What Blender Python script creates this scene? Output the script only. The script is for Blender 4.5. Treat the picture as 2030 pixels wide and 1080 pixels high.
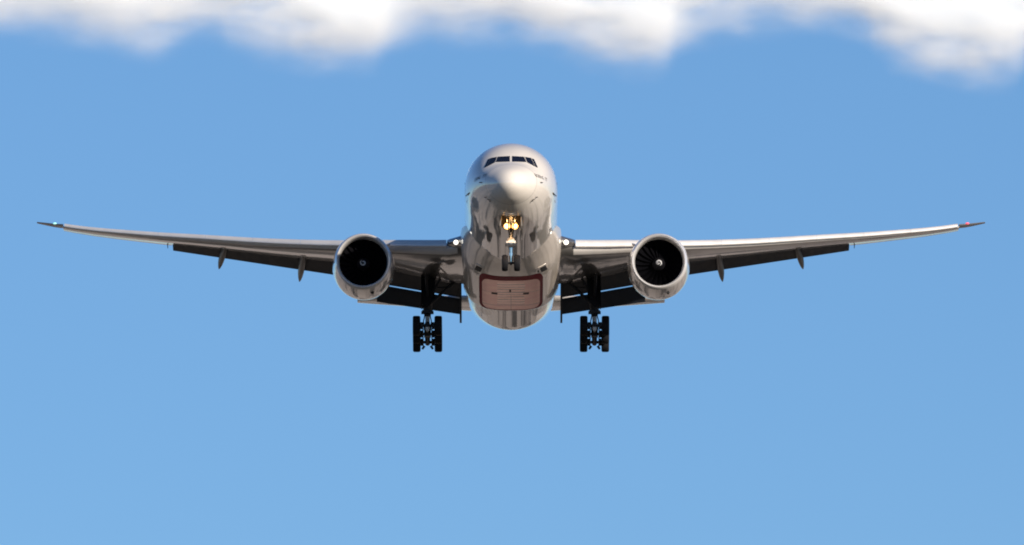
import bpy, bmesh, math, random
import numpy as np
from mathutils import Vector, Matrix
from mathutils.bvhtree import BVHTree

R = math.radians
sc = bpy.context.scene
col = sc.collection
for o in list(bpy.data.objects):
    bpy.data.objects.remove(o)

# ------------------------------------------------------------------ camera
PITCH = R(3.0)                 # nose-up attitude of the aircraft
ELEV = R(6.6)                  # how far the camera looks up
CAM = Vector((0.0, 0.0, 1.7))
DIST = 1000.0
cam_d = bpy.data.cameras.new("camera")
cam = bpy.data.objects.new("camera", cam_d)
col.objects.link(cam)
cam.location = CAM
cam.rotation_euler = (R(90) + ELEV, 0, 0)
cam_d.sensor_width = 36
cam_d.lens = 535.57
cam_d.clip_start = 1
cam_d.clip_end = 60000
sc.camera = cam

# ------------------------------------------------------------------ sky + sun
SUN_EL, SUN_AZ = R(18.5), R(41)          # azimuth: to the right of the viewer's back
sun_dir = Vector((math.sin(SUN_AZ) * math.cos(SUN_EL), -math.cos(SUN_AZ) * math.cos(SUN_EL), math.sin(SUN_EL)))
w = bpy.data.worlds.new("World")
sc.world = w
w.use_nodes = True
nt = w.node_tree
bg = nt.nodes["Background"]
sky = nt.nodes.new("ShaderNodeTexSky")
sky.sky_type = 'NISHITA'
sky.sun_disc = False
sky.sun_elevation = SUN_EL
sky.sun_rotation = math.pi - SUN_AZ
sky.altitude = 5000
sky.air_density = 1.5
sky.dust_density = 0.0
sky.ozone_density = 6.0
tint = nt.nodes.new("ShaderNodeMix")
tint.data_type = 'RGBA'
tint.blend_type = 'MULTIPLY'
tint.inputs[0].default_value = 1.0
tint.inputs[7].default_value = (1, 1, 1, 1)
nt.links.new(sky.outputs[0], tint.inputs[6])
nt.links.new(tint.outputs[2], bg.inputs[0])
bg.inputs[1].default_value = 0.0875

sun_l = bpy.data.lights.new("sun", 'SUN')
sun_l.energy = 5.0
sun_l.angle = R(0.5)
sun_l.color = (1.0, 0.89, 0.76)
sun = bpy.data.objects.new("sun", sun_l)
col.objects.link(sun)
sun.rotation_euler = sun_dir.to_track_quat('Z', 'Y').to_euler()
sun.location = (200, 700, 400)

sc.view_settings.view_transform = 'Standard'
sc.view_settings.look = 'None'
sc.view_settings.exposure = 0.2
sc.view_settings.gamma = 1
sc.view_settings.use_curve_mapping = False
sc.cycles.max_bounces = 40
sc.cycles.diffuse_bounces = 4
sc.cycles.glossy_bounces = 4
sc.cycles.volume_bounces = 40
sc.cycles.volume_step_rate = 1.0
sc.cycles.volume_max_steps = 256
sc.cycles.filter_width = 1.9
sc.cycles.use_adaptive_sampling = True
sc.cycles.adaptive_threshold = 0.01
sc.cycles.sample_clamp_indirect = 8

# ------------------------------------------------------------------ materials
def new_mat(name):
    m = bpy.data.materials.new(name)
    m.use_nodes = True
    return m, m.node_tree, m.node_tree.nodes["Principled BSDF"]

def paint(name, color, rough=0.3, metal=0.0, coat=0.0, var=0.08, scale=(0.5, 0.15, 0.5), dirt=None, bump=0.0, coat_rough=0.04, seams=0.0, spec=0.5):
    """painted or bare sheet metal: tone variation, streaks of grime along the airflow, panel joints"""
    m, t, b = new_mat(name)
    b.inputs['Specular IOR Level'].default_value = spec
    N, L = t.nodes, t.links
    tc = N.new("ShaderNodeTexCoord")
    mp = N.new("ShaderNodeMapping")
    mp.inputs['Scale'].default_value = scale
    L.new(tc.outputs['Object'], mp.inputs[0])
    n1 = N.new("ShaderNodeTexNoise")
    n1.inputs['Scale'].default_value = 2.0
    n1.inputs['Detail'].default_value = 6
    L.new(mp.outputs[0], n1.inputs['Vector'])
    ramp = N.new("ShaderNodeMapRange")
    ramp.inputs[1].default_value = 0.3
    ramp.inputs[2].default_value = 0.7
    ramp.inputs[3].default_value = 1 - var
    ramp.inputs[4].default_value = 1 + var
    L.new(n1.outputs[0], ramp.inputs[0])
    mul = N.new("ShaderNodeMix")
    mul.data_type = 'RGBA'
    mul.blend_type = 'MULTIPLY'
    mul.inputs[0].default_value = 1
    mul.inputs[6].default_value = (*color, 1)
    L.new(ramp.outputs[0], mul.inputs[7])
    out = mul.outputs[2]
    if seams:
        sx = N.new("ShaderNodeSeparateXYZ")
        L.new(tc.outputs['Object'], sx.inputs[0])
        fr = N.new("ShaderNodeMath"); fr.operation = 'PINGPONG'
        fr.inputs[1].default_value = seams / 2
        off = N.new("ShaderNodeMath"); off.operation = 'ADD'; off.inputs[1].default_value = 3.6
        L.new(sx.outputs['Y'], off.inputs[0]); L.new(off.outputs[0], fr.inputs[0])
        lt = N.new("ShaderNodeMath"); lt.operation = 'LESS_THAN'
        lt.inputs[1].default_value = 0.03
        L.new(fr.outputs[0], lt.inputs[0])
        mm = N.new("ShaderNodeMix"); mm.data_type = 'RGBA'
        sc_ = N.new("ShaderNodeMath"); sc_.operation = 'MULTIPLY'; sc_.inputs[1].default_value = 0.45
        L.new(lt.outputs[0], sc_.inputs[0])
        L.new(sc_.outputs[0], mm.inputs[0])
        L.new(out, mm.inputs[6])
        mm.inputs[7].default_value = (color[0] * .3, color[1] * .3, color[2] * .3, 1)
        out = mm.outputs[2]
    L.new(out, b.inputs['Base Color'])
    b.inputs['Roughness'].default_value = rough
    rr = N.new("ShaderNodeMapRange")
    rr.inputs[3].default_value = rough * 0.7
    rr.inputs[4].default_value = min(1, rough * 1.3)
    L.new(n1.outputs[0], rr.inputs[0])
    L.new(rr.outputs[0], b.inputs['Roughness'])
    b.inputs['Metallic'].default_value = metal
    b.inputs['Coat Weight'].default_value = coat
    b.inputs['Coat IOR'].default_value = 2.0
    b.inputs['Coat Roughness'].default_value = coat_rough
    if bump:
        n2 = N.new("ShaderNodeTexNoise")
        n2.inputs['Scale'].default_value = 1.1
        n2.inputs['Detail'].default_value = 3
        mp2 = N.new("ShaderNodeMapping")
        mp2.inputs['Scale'].default_value = (1.2, .35, 1.2)
        L.new(tc.outputs['Object'], mp2.inputs[0])
        L.new(mp2.outputs[0], n2.inputs['Vector'])
        bp = N.new("ShaderNodeBump")
        bp.inputs['Strength'].default_value = 1
        bp.inputs['Distance'].default_value = bump
        L.new(n2.outputs[0], bp.inputs['Height'])
        L.new(bp.outputs[0], b.inputs['Normal'])
        L.new(bp.outputs[0], b.inputs['Coat Normal'])
    return m

def emit(name, color, strength):
    m, t, b = new_mat(name)
    b.inputs['Base Color'].default_value = (*color, 1)
    b.inputs['Emission Color'].default_value = (*color, 1)
    b.inputs['Emission Strength'].default_value = strength
    return m

M = {}
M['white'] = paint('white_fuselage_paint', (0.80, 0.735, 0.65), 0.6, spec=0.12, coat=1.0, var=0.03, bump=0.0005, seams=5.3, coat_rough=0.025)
def darken_underside(m, level, color):
    '''darker base below a level line, added to deepen the shaded, mirroring underside'''
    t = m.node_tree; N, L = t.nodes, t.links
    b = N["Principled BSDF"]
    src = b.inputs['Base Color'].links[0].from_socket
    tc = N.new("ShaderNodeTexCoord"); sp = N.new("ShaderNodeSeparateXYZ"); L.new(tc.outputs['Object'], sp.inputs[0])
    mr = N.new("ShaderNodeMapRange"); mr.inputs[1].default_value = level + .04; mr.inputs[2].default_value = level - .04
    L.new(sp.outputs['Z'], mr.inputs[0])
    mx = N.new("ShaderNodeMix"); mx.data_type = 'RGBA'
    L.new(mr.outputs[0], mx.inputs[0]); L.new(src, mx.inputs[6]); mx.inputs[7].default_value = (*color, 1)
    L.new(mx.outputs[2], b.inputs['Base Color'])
darken_underside(M['white'], -2.62, (.34, .30, .255))  # underside shade put into the base colour
M['belly'] = paint('belly_paint', (0.62, 0.55, 0.47), 0.4, coat=0.6, var=0.07, bump=0.0008, coat_rough=0.05)
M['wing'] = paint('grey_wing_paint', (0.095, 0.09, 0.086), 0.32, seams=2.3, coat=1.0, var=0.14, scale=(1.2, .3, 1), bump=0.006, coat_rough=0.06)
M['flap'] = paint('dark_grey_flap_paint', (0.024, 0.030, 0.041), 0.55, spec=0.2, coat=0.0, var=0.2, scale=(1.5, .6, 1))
M['canoe'] = paint('grey_flap_track_paint', (0.04, 0.038, 0.037), 0.45, spec=0.3, coat=0.0, var=0.2)
M['tip'] = paint('grey_wingtip_paint', (0.16, 0.16, 0.16), 0.35, var=0.1)
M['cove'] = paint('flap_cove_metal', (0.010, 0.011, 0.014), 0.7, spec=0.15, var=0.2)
M['slat'] = paint('bare_aluminium_leading_edge', (0.86, 0.82, 0.78), 0.36, metal=0.35, var=0.05, scale=(0.6, .6, .6))
M['lip'] = paint('polished_intake_lip', (0.93, 0.90, 0.87), 0.2, metal=0.5, var=0.04)
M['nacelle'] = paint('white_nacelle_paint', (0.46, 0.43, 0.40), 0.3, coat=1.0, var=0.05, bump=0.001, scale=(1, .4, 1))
M['liner'] = paint('dark_intake_liner', (0.004, 0.004, 0.005), 0.8, spec=0.05, var=0.3)
M['fan'] = paint('dark_fan_blade', (0.003, 0.003, 0.004), 0.7, spec=0.015, metal=0.0, var=0.2)
M['spin'] = paint('black_spinner', (0.006, 0.006, 0.008), 0.7, spec=0.15, var=0.2)
M['mark'] = paint('white_spinner_marking', (0.5, 0.5, 0.5), 0.6, var=0.03)
M['glass'] = paint('dark_cockpit_glass', (0.008, 0.010, 0.020), 0.08, spec=0.35, var=0.1)
M['frame'] = paint('cockpit_frame_paint', (0.55, 0.53, 0.54), 0.4, var=0.05)
M['tyre'] = paint('black_tyre_rubber', (0.011, 0.011, 0.013), 0.75, spec=0.2, var=0.3, scale=(4, 4, 4))
M['rim'] = paint('grey_wheel_rim', (0.25, 0.25, 0.26), 0.4, metal=0.4, var=0.2, scale=(4, 4, 4))
M['gear'] = paint('dark_gear_metal', (0.024, 0.026, 0.031), 0.5, spec=0.3, metal=0.1, var=0.3, scale=(3, 3, 3))
M['gearlight'] = paint('light_gear_enamel', (0.62, 0.62, 0.60), 0.35, var=0.15, scale=(3, 3, 3))
M['chrome'] = paint('chromed_piston', (0.9, 0.9, 0.9), 0.12, metal=1.0, var=0.02)
M['bay'] = paint('dark_gear_bay', (0.06, 0.045, 0.035), 0.6, var=0.3, scale=(2, 2, 2))
M['text'] = paint('dark_lettering', (0.035, 0.03, 0.03), 0.5, var=0.05)
M['gold'] = paint('gold_lettering', (0.42, 0.24, 0.16), 0.4, var=0.05)
M['red'] = paint('dark_red_marking', (0.26, 0.012, 0.026), 0.6, spec=0.08, coat=0.0, var=0.15)
M['hole'] = paint('black_inlet_duct', (0.01, 0.01, 0.012), 0.7, var=0.2)
M['exhaust'] = paint('exhaust_metal', (0.25, 0.22, 0.2), 0.4, metal=0.9, var=0.2)
M['lamp'] = emit('warm_landing_lamp', (1.0, 0.86, 0.60), 12)
M['lamp_halo'] = emit('golden_lamp_halo', (1.0, 0.58, 0.18), 2.0)  # glowing amber ring that stands in for the halo round each lamp
M['rootlamp'] = emit('white_landing_lamp', (1.0, 0.93, 0.80), 1.7)
M['navg'] = emit('green_navigation_lamp', (0.35, 0.8, 0.7), .8)
M['navr'] = emit('red_navigation_lamp', (1.0, 0.10, 0.14), .9)

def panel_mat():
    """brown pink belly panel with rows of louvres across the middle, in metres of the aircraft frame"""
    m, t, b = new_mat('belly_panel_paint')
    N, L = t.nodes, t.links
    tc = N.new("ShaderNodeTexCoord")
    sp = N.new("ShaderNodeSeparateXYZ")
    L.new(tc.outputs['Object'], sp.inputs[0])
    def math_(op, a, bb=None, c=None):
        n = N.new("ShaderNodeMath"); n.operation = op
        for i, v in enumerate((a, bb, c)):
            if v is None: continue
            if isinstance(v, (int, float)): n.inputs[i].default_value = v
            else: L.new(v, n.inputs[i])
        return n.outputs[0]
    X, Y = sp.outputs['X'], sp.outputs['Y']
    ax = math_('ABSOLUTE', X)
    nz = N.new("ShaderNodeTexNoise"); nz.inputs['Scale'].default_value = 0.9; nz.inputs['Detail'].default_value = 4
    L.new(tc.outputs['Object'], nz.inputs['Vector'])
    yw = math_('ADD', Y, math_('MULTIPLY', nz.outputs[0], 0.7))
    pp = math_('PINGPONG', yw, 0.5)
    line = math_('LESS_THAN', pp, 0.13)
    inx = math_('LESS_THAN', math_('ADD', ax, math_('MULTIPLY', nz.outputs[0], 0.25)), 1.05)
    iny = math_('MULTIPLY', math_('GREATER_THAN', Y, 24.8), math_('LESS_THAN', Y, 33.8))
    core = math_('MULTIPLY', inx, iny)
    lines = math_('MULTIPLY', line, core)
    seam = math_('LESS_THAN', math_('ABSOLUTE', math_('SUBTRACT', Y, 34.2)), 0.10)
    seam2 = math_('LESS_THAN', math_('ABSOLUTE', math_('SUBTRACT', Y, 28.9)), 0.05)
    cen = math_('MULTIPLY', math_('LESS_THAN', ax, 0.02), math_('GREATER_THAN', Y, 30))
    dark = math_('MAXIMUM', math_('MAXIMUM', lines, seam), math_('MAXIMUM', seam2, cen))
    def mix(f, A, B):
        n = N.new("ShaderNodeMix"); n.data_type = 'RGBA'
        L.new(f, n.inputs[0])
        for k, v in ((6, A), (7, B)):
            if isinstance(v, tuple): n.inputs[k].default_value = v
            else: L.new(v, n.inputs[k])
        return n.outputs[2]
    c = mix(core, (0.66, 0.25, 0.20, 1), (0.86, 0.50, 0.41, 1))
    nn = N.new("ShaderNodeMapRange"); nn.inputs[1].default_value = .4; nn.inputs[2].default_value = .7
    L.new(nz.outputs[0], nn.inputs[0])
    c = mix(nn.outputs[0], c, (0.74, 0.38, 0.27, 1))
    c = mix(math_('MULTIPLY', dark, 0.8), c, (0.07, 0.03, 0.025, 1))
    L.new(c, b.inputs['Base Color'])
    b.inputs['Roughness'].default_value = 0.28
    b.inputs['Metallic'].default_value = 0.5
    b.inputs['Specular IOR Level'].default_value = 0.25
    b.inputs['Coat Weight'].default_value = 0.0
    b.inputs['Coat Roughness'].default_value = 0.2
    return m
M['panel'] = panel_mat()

# ------------------------------------------------------------------ mesh helpers
def link_mesh(name, bm, mats, parent=None, smooth=True, angle=35, label=None):
    me = bpy.data.meshes.new(name)
    bmesh.ops.recalc_face_normals(bm, faces=bm.faces)
    bm.to_mesh(me)
    bm.free()
    for m_ in (mats if isinstance(mats, (list, tuple)) else [mats]):
        me.materials.append(m_)
    if smooth:
        for p in me.polygons: p.use_smooth = True
        me.set_sharp_from_angle(angle=R(angle))
    o = bpy.data.objects.new(name, me)
    col.objects.link(o)
    if parent is not None: o.parent = parent
    if label: o['label'] = label
    return o

def loft(bm, rings, cap=True, mi=0, closed=True):
    vs = [[bm.verts.new(p) for p in r] for r in rings]
    n = len(vs[0])
    for a, b in zip(vs[:-1], vs[1:]):
        for i in range(n if closed else n - 1):
            j = (i + 1) % n
            f = bm.faces.new((a[i], a[j], b[j], b[i])); f.material_index = mi
    if cap and closed:
        for r in (vs[0], vs[-1]):
            try:
                f = bm.faces.new(r); f.material_index = mi
            except ValueError: pass
    return vs

def tube(bm, p0, p1, r0, r1=None, n=20, mi=0):
    p0, p1 = Vector(p0), Vector(p1)
    r1 = r0 if r1 is None else r1
    d = (p1 - p0).normalized()
    u = d.orthogonal().normalized(); v = d.cross(u)
    rings = [[p + (u * math.cos(2 * math.pi * i / n) + v * math.sin(2 * math.pi * i / n)) * r for i in range(n)] for p, r in ((p0, r0), (p1, r1))]
    loft(bm, rings, mi=mi)

def box(bm, c, s, rot=None, mi=0):
    mt = Matrix.Translation(c)
    if rot is not None: mt = mt @ rot
    r = bmesh.ops.create_cube(bm, size=1, matrix=mt @ Matrix.Diagonal((*s, 1)))
    for v in r['verts']:
        for f in v.link_faces: f.material_index = mi
    return r['verts']

def revolve(bm, prof, center, n=64, mi=None, axis='Y'):
    """prof: list of (along, radius, material)"""
    cx, cy, cz = center
    rings = []
    for a, r, *_ in prof:
        r = max(r, 1e-4)
        if axis == 'Y':
            rings.append([bm.verts.new((cx + r * math.sin(2 * math.pi * i / n), cy + a, cz + r * math.cos(2 * math.pi * i / n))) for i in range(n)])
        else:
            rings.append([bm.verts.new((cx + a, cy + r * math.sin(2 * math.pi * i / n), cz + r * math.cos(2 * math.pi * i / n))) for i in range(n)])
    for k, (a, b) in enumerate(zip(rings[:-1], rings[1:])):
        for i in range(n):
            j = (i + 1) % n
            f = bm.faces.new((a[i], a[j], b[j], b[i]))
            f.material_index = prof[k][2] if len(prof[k]) > 2 else 0

def pchip(xs, ys):
    xs, ys = np.array(xs, float), np.array(ys, float)
    h = np.diff(xs); d = np.diff(ys) / h
    m = np.zeros(len(xs))
    for k in range(1, len(xs) - 1):
        if d[k - 1] * d[k] > 0:
            w1, w2 = 2 * h[k] + h[k - 1], h[k] + 2 * h[k - 1]
            m[k] = (w1 + w2) / (w1 / d[k - 1] + w2 / d[k])
    m[0], m[-1] = d[0], d[-1]
    def f(x):
        k = int(np.clip(np.searchsorted(xs, x) - 1, 0, len(xs) - 2))
        t = (x - xs[k]) / h[k]
        return float((2 * t**3 - 3 * t**2 + 1) * ys[k] + (t**3 - 2 * t**2 + t) * h[k] * m[k] + (-2 * t**3 + 3 * t**2) * ys[k + 1] + (t**3 - t**2) * h[k] * m[k + 1])
    return f

def lerp(a, b, t): return a + (b - a) * t

# ------------------------------------------------------------------ aircraft root (nose reference on the fuselage axis)
A10 = PITCH + ELEV
down = Vector((0, math.sin(A10), -math.cos(A10)))
sight = Vector((0, math.cos(A10), math.sin(A10)))
P_local = down * 6.99 + Vector((2 / 30.2, 0, 0))          # point of the aircraft frame on the optical axis
rotm = Matrix.Rotation(-PITCH, 4, 'X')
cam_axis = Vector((0, math.cos(ELEV), math.sin(ELEV)))
root_loc = CAM + cam_axis * DIST - (rotm @ P_local)
plane = bpy.data.objects.new("airliner", None)
col.objects.link(plane)
plane.empty_display_size = 5
plane.location = root_loc
plane.rotation_euler = (-PITCH, 0, 0)
plane['label'] = "white twin engine passenger jet approaching head on with landing gear and flaps down"
plane['category'] = "airplane"

# ------------------------------------------------------------------ fuselage
FS = [  # Y, z top, z bottom, half width, z of widest point
    (0.0, -0.999, -1.001, 0.001, -1.0), (0.06, -0.69, -1.31, 0.33, -1.0), (0.25, -0.40, -1.57, 0.66, -0.98),
    (0.6, -0.12, -1.83, 1.00, -0.93), (1.1, 0.15, -2.08, 1.34, -0.84), (1.7, 0.42, -2.26, 1.70, -0.70),
    (2.3, 0.68, -2.45, 1.96, -0.58), (2.9, 1.06, -2.60, 2.18, -0.46), (3.5, 1.48, -2.71, 2.36, -0.36),
    (4.3, 1.93, -2.83, 2.56, -0.25), (5.3, 2.33, -2.94, 2.75, -0.15), (6.5, 2.66, -3.02, 2.92, -0.07),
    (8.0, 2.92, -3.07, 3.03, -0.02), (9.8, 3.06, -3.095, 3.09, 0.0), (12.0, 3.1, -3.1, 3.1, 0.0),
    (43.0, 3.1, -3.1, 3.1, 0.0), (46.5, 3.1, -3.1, 3.1, 0.0), (50, 3.1, -2.68, 3.07, 0.1), (55, 3.09, -1.85, 2.93, 0.3),
    (60, 3.02, -1.02, 2.58, 0.7), (65, 2.85, -0.15, 2.05, 1.2), (70, 2.55, 0.60, 1.2, 1.6), (73.2, 2.2, 1.35, 0.35, 1.8)]
ss = [math.sqrt(f[0]) for f in FS]
f_top, f_bot, f_w, f_c = [pchip(ss, [f[k] for f in FS]) for k in (1, 2, 3, 4)]
def fus_ring(y, n=128, grow=0.0):
    s = math.sqrt(max(y, 0))
    zt, zb, w_, zc = f_top(s), f_bot(s), f_w(s), f_c(s)
    out = []
    for i in range(n):
        t = 2 * math.pi * i / n
        c, sn = math.cos(t), math.sin(t)
        out.append(Vector(((w_ + grow) * sn, y, zc + ((zt - zc + grow) if c > 0 else (zc - zb + grow)) * c)))
    return out
ys = [0.0] + [12.0 * (k / 70) ** 1.9 for k in range(1, 71)] + [12 + 1.5 * k for k in range(1, 21)] + [43 + 30.2 * k / 40 for k in range(0, 41)]
bm = bmesh.new()
loft(bm, [fus_ring(y) for y in ys])
bmesh.ops.recalc_face_normals(bm, faces=bm.faces)
fus_bvh = BVHTree.FromBMesh(bm)
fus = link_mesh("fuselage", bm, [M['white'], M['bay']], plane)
# open nose gear bay: cut a real hole
cb = bmesh.new()
box(cb, (0, 5.05, -2.45), (1.26, 2.9, 2.2), mi=0)
cm = bpy.data.meshes.new("cutter"); cb.to_mesh(cm); cb.free()
cm.materials.append(M['bay'])
cut = bpy.data.objects.new("cutter", cm); col.objects.link(cut); cut.parent = plane
mod = fus.modifiers.new("bay", 'BOOLEAN'); mod.operation = 'DIFFERENCE'; mod.object = cut; mod.solver = 'EXACT'
try: mod.material_mode = 'TRANSFER'
except Exception: pass
bpy.context.view_layer.update()
dg = bpy.context.evaluated_depsgraph_get()
me2 = bpy.data.meshes.new_from_object(fus.evaluated_get(dg))
fus.modifiers.clear()
fus.data = me2
bpy.data.objects.remove(cut)

def on_surf(u, v, bvh=fus_bvh, lift=0.008):
    """front-view metres (u right, v up from nose axis, seen along the approach sight line) -> point on the skin"""
    p = Vector((u, 0, 0)) - down * v - sight * 50
    h, n, *_ = bvh.ray_cast(p, sight)
    if h is None:
        return None
    return h - (n * lift if n.dot(sight) > 0 else -n * lift)

def patch(name, quad, mat, parent, nu=8, nv=8, lift=0.012, thick=0.01, bvh=fus_bvh, label=None):
    """closed shell of a four-cornered panel laid on the skin; quad = TL, TR, BR, BL in front-view metres"""
    bm = bmesh.new()
    grids = []
    for lf in (lift, lift - thick):
        g = []
        for j in range(nv + 1):
            row = []
            for i in range(nu + 1):
                s, t = i / nu, j / nv
                a = Vector(quad[0]).lerp(Vector(quad[1]), s); b = Vector(quad[3]).lerp(Vector(quad[2]), s)
                c = a.lerp(b, t)
                row.append(bm.verts.new(on_surf(c[0], c[1], bvh, lf)))
            g.append(row)
        grids.append(g)
    for g in grids:
        for j in range(nv):
            for i in range(nu):
                bm.faces.new((g[j][i], g[j][i + 1], g[j + 1][i + 1], g[j + 1][i]))
    A, B = grids
    edge = [(0, i) for i in range(nu)] + [(j, nu) for j in range(nv)] + [(nv, i) for i in range(nu, 0, -1)] + [(j, 0) for j in range(nv, 0, -1)]
    for k in range(len(edge)):
        p, q = edge[k], edge[(k + 1) % len(edge)]
        bm.faces.new((A[p[0]][p[1]], A[q[0]][q[1]], B[q[0]][q[1]], B[p[0]][p[1]]))
    return link_mesh(name, bm, mat, parent, label=label)

def px(x, y):        # survey: photo measure -> metres in the front view
    return ((x - 1013) / 30.1, (329 - y) / 30.1)

wins = [  # three panes each side: top-inner, top-outer, bottom-outer, bottom-inner
    [(1016, 309), (1038, 310.2), (1042.5, 320.8), (1016, 319.8)],
    [(1040.5, 310.4), (1052, 312.5), (1060, 328.8), (1056, 328), (1045.5, 321.5)][:5],
    [(1053.8, 313), (1058, 315), (1065.5, 331), (1061.7, 330)]]
def mirror_px(p): return (2026 - p[0], p[1])
for side in (1, -1):
    qs = [[(1015.2, 309), (1038.8, 310.2), (1043.2, 320.6), (1015.2, 319.8)],
          [(1040.6, 310.5), (1052.6, 312.6), (1060.4, 329.4), (1045.0, 321.4)],
          [(1053.9, 313.2), (1058.6, 315.2), (1066.0, 331.6), (1061.7, 330.4)]]
    for q in qs:
        q2 = [px(*(p if side == 1 else mirror_px(p))) for p in q]
        patch("windshield_pane", q2, M['glass'], fus, lift=0.02, thick=0.03)

# lettering below the cockpit windows, wrapped on the skin
def text_mesh(s, size):
    cu = bpy.data.curves.new("lettering", 'FONT')
    cu.body = s; cu.size = size
    cu.resolution_u = 3
    cu.fill_mode = 'BOTH'
    to = bpy.data.objects.new("lettering_source", cu)
    col.objects.link(to)
    bpy.context.view_layer.update()
    me = bpy.data.meshes.new_from_object(to.evaluated_get(bpy.context.evaluated_depsgraph_get()))
    bpy.data.objects.remove(to)
    return me
def side_text(name, s, size, y0, z0, side, mat, slope=0.0):
    """lettering that runs along the fuselage side; side 1 = right in the picture (reads nose to tail), -1 = the other"""
    me = text_mesh(s, size)
    bm = bmesh.new(); bm.from_mesh(me)
    bmesh.ops.triangulate(bm, faces=bm.faces)
    bmesh.ops.subdivide_edges(bm, edges=[e for e in bm.edges if e.calc_length() > 0.25], cuts=2)
    W = max(v.co.x for v in bm.verts)
    for v in bm.verts:
        tx, tz = v.co.x, v.co.y
        y = y0 + (tx if side == 1 else W - tx)
        # side 1 is the aircraft's own left (port) side: text runs nose to tail
        z = z0 + tz + slope * (y - y0)
        p = Vector((side * 20, y, z))
        h, n, *_ = fus_bvh.ray_cast(p, Vector((-side, 0, 0)))
        if h is None: h, n = Vector((side * 3.1, y, z)), Vector((side, 0, 0))
        if n.x * side < 0: n = -n
        v.co = h + n * 0.012
    o = link_mesh(name, bm, mat, fus, smooth=False)
    return o
for s_ in (1, -1):
    side_text("type_lettering", "BOEING", 0.32, 1.65 if s_ == 1 else 2.5, -0.42, s_, M['text'])
    side_text("type_lettering", "777", 0.32, 3.05 if s_ == 1 else 1.75, -0.42, s_, M['text'])
side_text("airline_lettering", "Emirates", 2.3, 9.0, 0.95, 1, M['gold'])
side_text("airline_lettering", "Emirates", 2.3, 9.0, 0.95, -1, M['gold'])

# probes and vanes on the lower nose
def probe(u, v, du, dv, r=0.035):
    p = on_surf(u, v, lift=0.02)
    q = on_surf(u + du, v + dv, lift=0.09)
    bm = bmesh.new(); tube(bm, p, q, r, r * .6, 10)
    tube(bm, q, q + Vector((0, -0.16, 0)), r * .8, r * .4, 10)
    link_mesh("air_data_probe", bm, M['text'], fus)
for s in (1, -1):
    for (x, y, dx, dy) in ((1052.5, 398, 2, -1.6), (1055, 395.5, 2.6, -2.6), (1061.5, 390.5, 1.8, -1.5), (1071, 361, 2, 0.3)):
        u, v = px(x, y)
        probe(s * u, v, s * dx / 30, -dy / 30)
    u, v = px(1096, 381.5)
    probe(s * u, v, s * 4 / 30, -5 / 30, 0.045)

# cabin doors and windows down the sides
for s in (1, -1):
    for k, y in enumerate((8.3, 18.6, 48.5, 57.0)):
        bm = bmesh.new()
        for (ya, yb, za, zb) in ((y - .53, y - .49, -.9, 1.0), (y + .49, y + .53, -.9, 1.0), (y - .53, y + .53, 1.0, 1.04), (y - .53, y + .53, -.94, -.9)):
            nseg = 8
            g = []
            for j in range(nseg + 1):
                row = []
                for yy in (ya, yb):
                    z = lerp(za, zb, j / nseg)
                    h, n, *_ = fus_bvh.ray_cast(Vector((s * 20, yy, z)), Vector((-s, 0, 0)))
                    row.append(bm.verts.new(h + Vector((s * .006, 0, 0))))
                g.append(row)
            for a, b in zip(g[:-1], g[1:]): bm.faces.new((a[0], a[1], b[1], b[0]))
        link_mesh("cabin_door", bm, M['text'], fus, smooth=False)
    rest = bmesh.new()
    y, cnt = 10.2, 0
    while y < 60:
        if all(abs(y - d) > .9 for d in (18.6, 48.5)):
            h, n, *_ = fus_bvh.ray_cast(Vector((s * 20, y, .48)), Vector((-s, 0, 0)))
            if h is not None:
                if cnt < 46:
                    bm = bmesh.new()
                    vs = box(bm, h, (.02, .26, .38))
                    bmesh.ops.bevel(bm, geom=[e for e in bm.edges if abs(e.verts[0].co.x - e.verts[1].co.x) > .01], offset=.09, segments=3, affect='EDGES')
                    link_mesh("cabin_window", bm, M['glass'], fus, smooth=False)
                else:
                    box(rest, h, (.02, .26, .38))
                cnt += 1
        y += .53
    wr = link_mesh("cabin_window_row", rest, M['glass'], fus, smooth=False)
    wr['kind'] = 'stuff'

# small blade antennas
bm = bmesh.new()
loft(bm, [[(-.02, 14.0, -3.08), (.02, 14.0, -3.08), (.02, 14.45, -3.08), (-.02, 14.45, -3.08)], [(-.01, 14.2, -3.42), (.01, 14.2, -3.42), (.01, 14.5, -3.42), (-.01, 14.5, -3.42)]])
link_mesh("blade_antenna", bm, M['white'], fus)

# ------------------------------------------------------------------ belly fairing
FB = [  # Y, half width, bottom z, exponent, top z
    (15.0, 2.3, -2.72, 2.0, -1.2), (18.0, 2.88, -3.02, 2.05, -0.9), (19.5, 3.12, -3.16, 2.2, -.7), (21.0, 3.26, -3.38, 2.45, -.5),
    (22.4, 3.34, -3.52, 2.75, -.4), (24.5, 3.38, -3.57, 2.95, -.4), (30, 3.38, -3.58, 3.0, -.4), (36.2, 3.36, -3.55, 3.0, -.4),
    (37.2, 3.32, -3.44, 2.9, -.5), (38.4, 3.22, -3.17, 2.6, -.6), (40, 3.08, -3.0, 2.3, -.8), (44.0, 2.9, -2.95, 2.1, -1.)]
yy = [f[0] for f in FB]
b_w, b_z, b_n, b_t = [pchip(yy, [f[k] for f in FB]) for k in (1, 2, 3, 4)]
def fair_ring(y, n=96):
    W, zb, ex, zt = b_w(y), b_z(y), b_n(y), b_t(y)
    H = zt - zb
    out = []
    for i in range(n + 1):
        t = math.pi * i / n          # 0 right .. pi left through bottom
        c, s = math.cos(t), math.sin(t)
        out.append(Vector((W * math.copysign(abs(c) ** (2 / ex), c), y, zt - H * abs(s) ** (2 / ex))))
    out.append(Vector((-W * .7, y, zt + .8))); out.append(Vector((W * .7, y, zt + .8)))
    return out
bm = bmesh.new()
loft(bm, [fair_ring(15.0 + 29 * k / 87) for k in range(88)])
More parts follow.
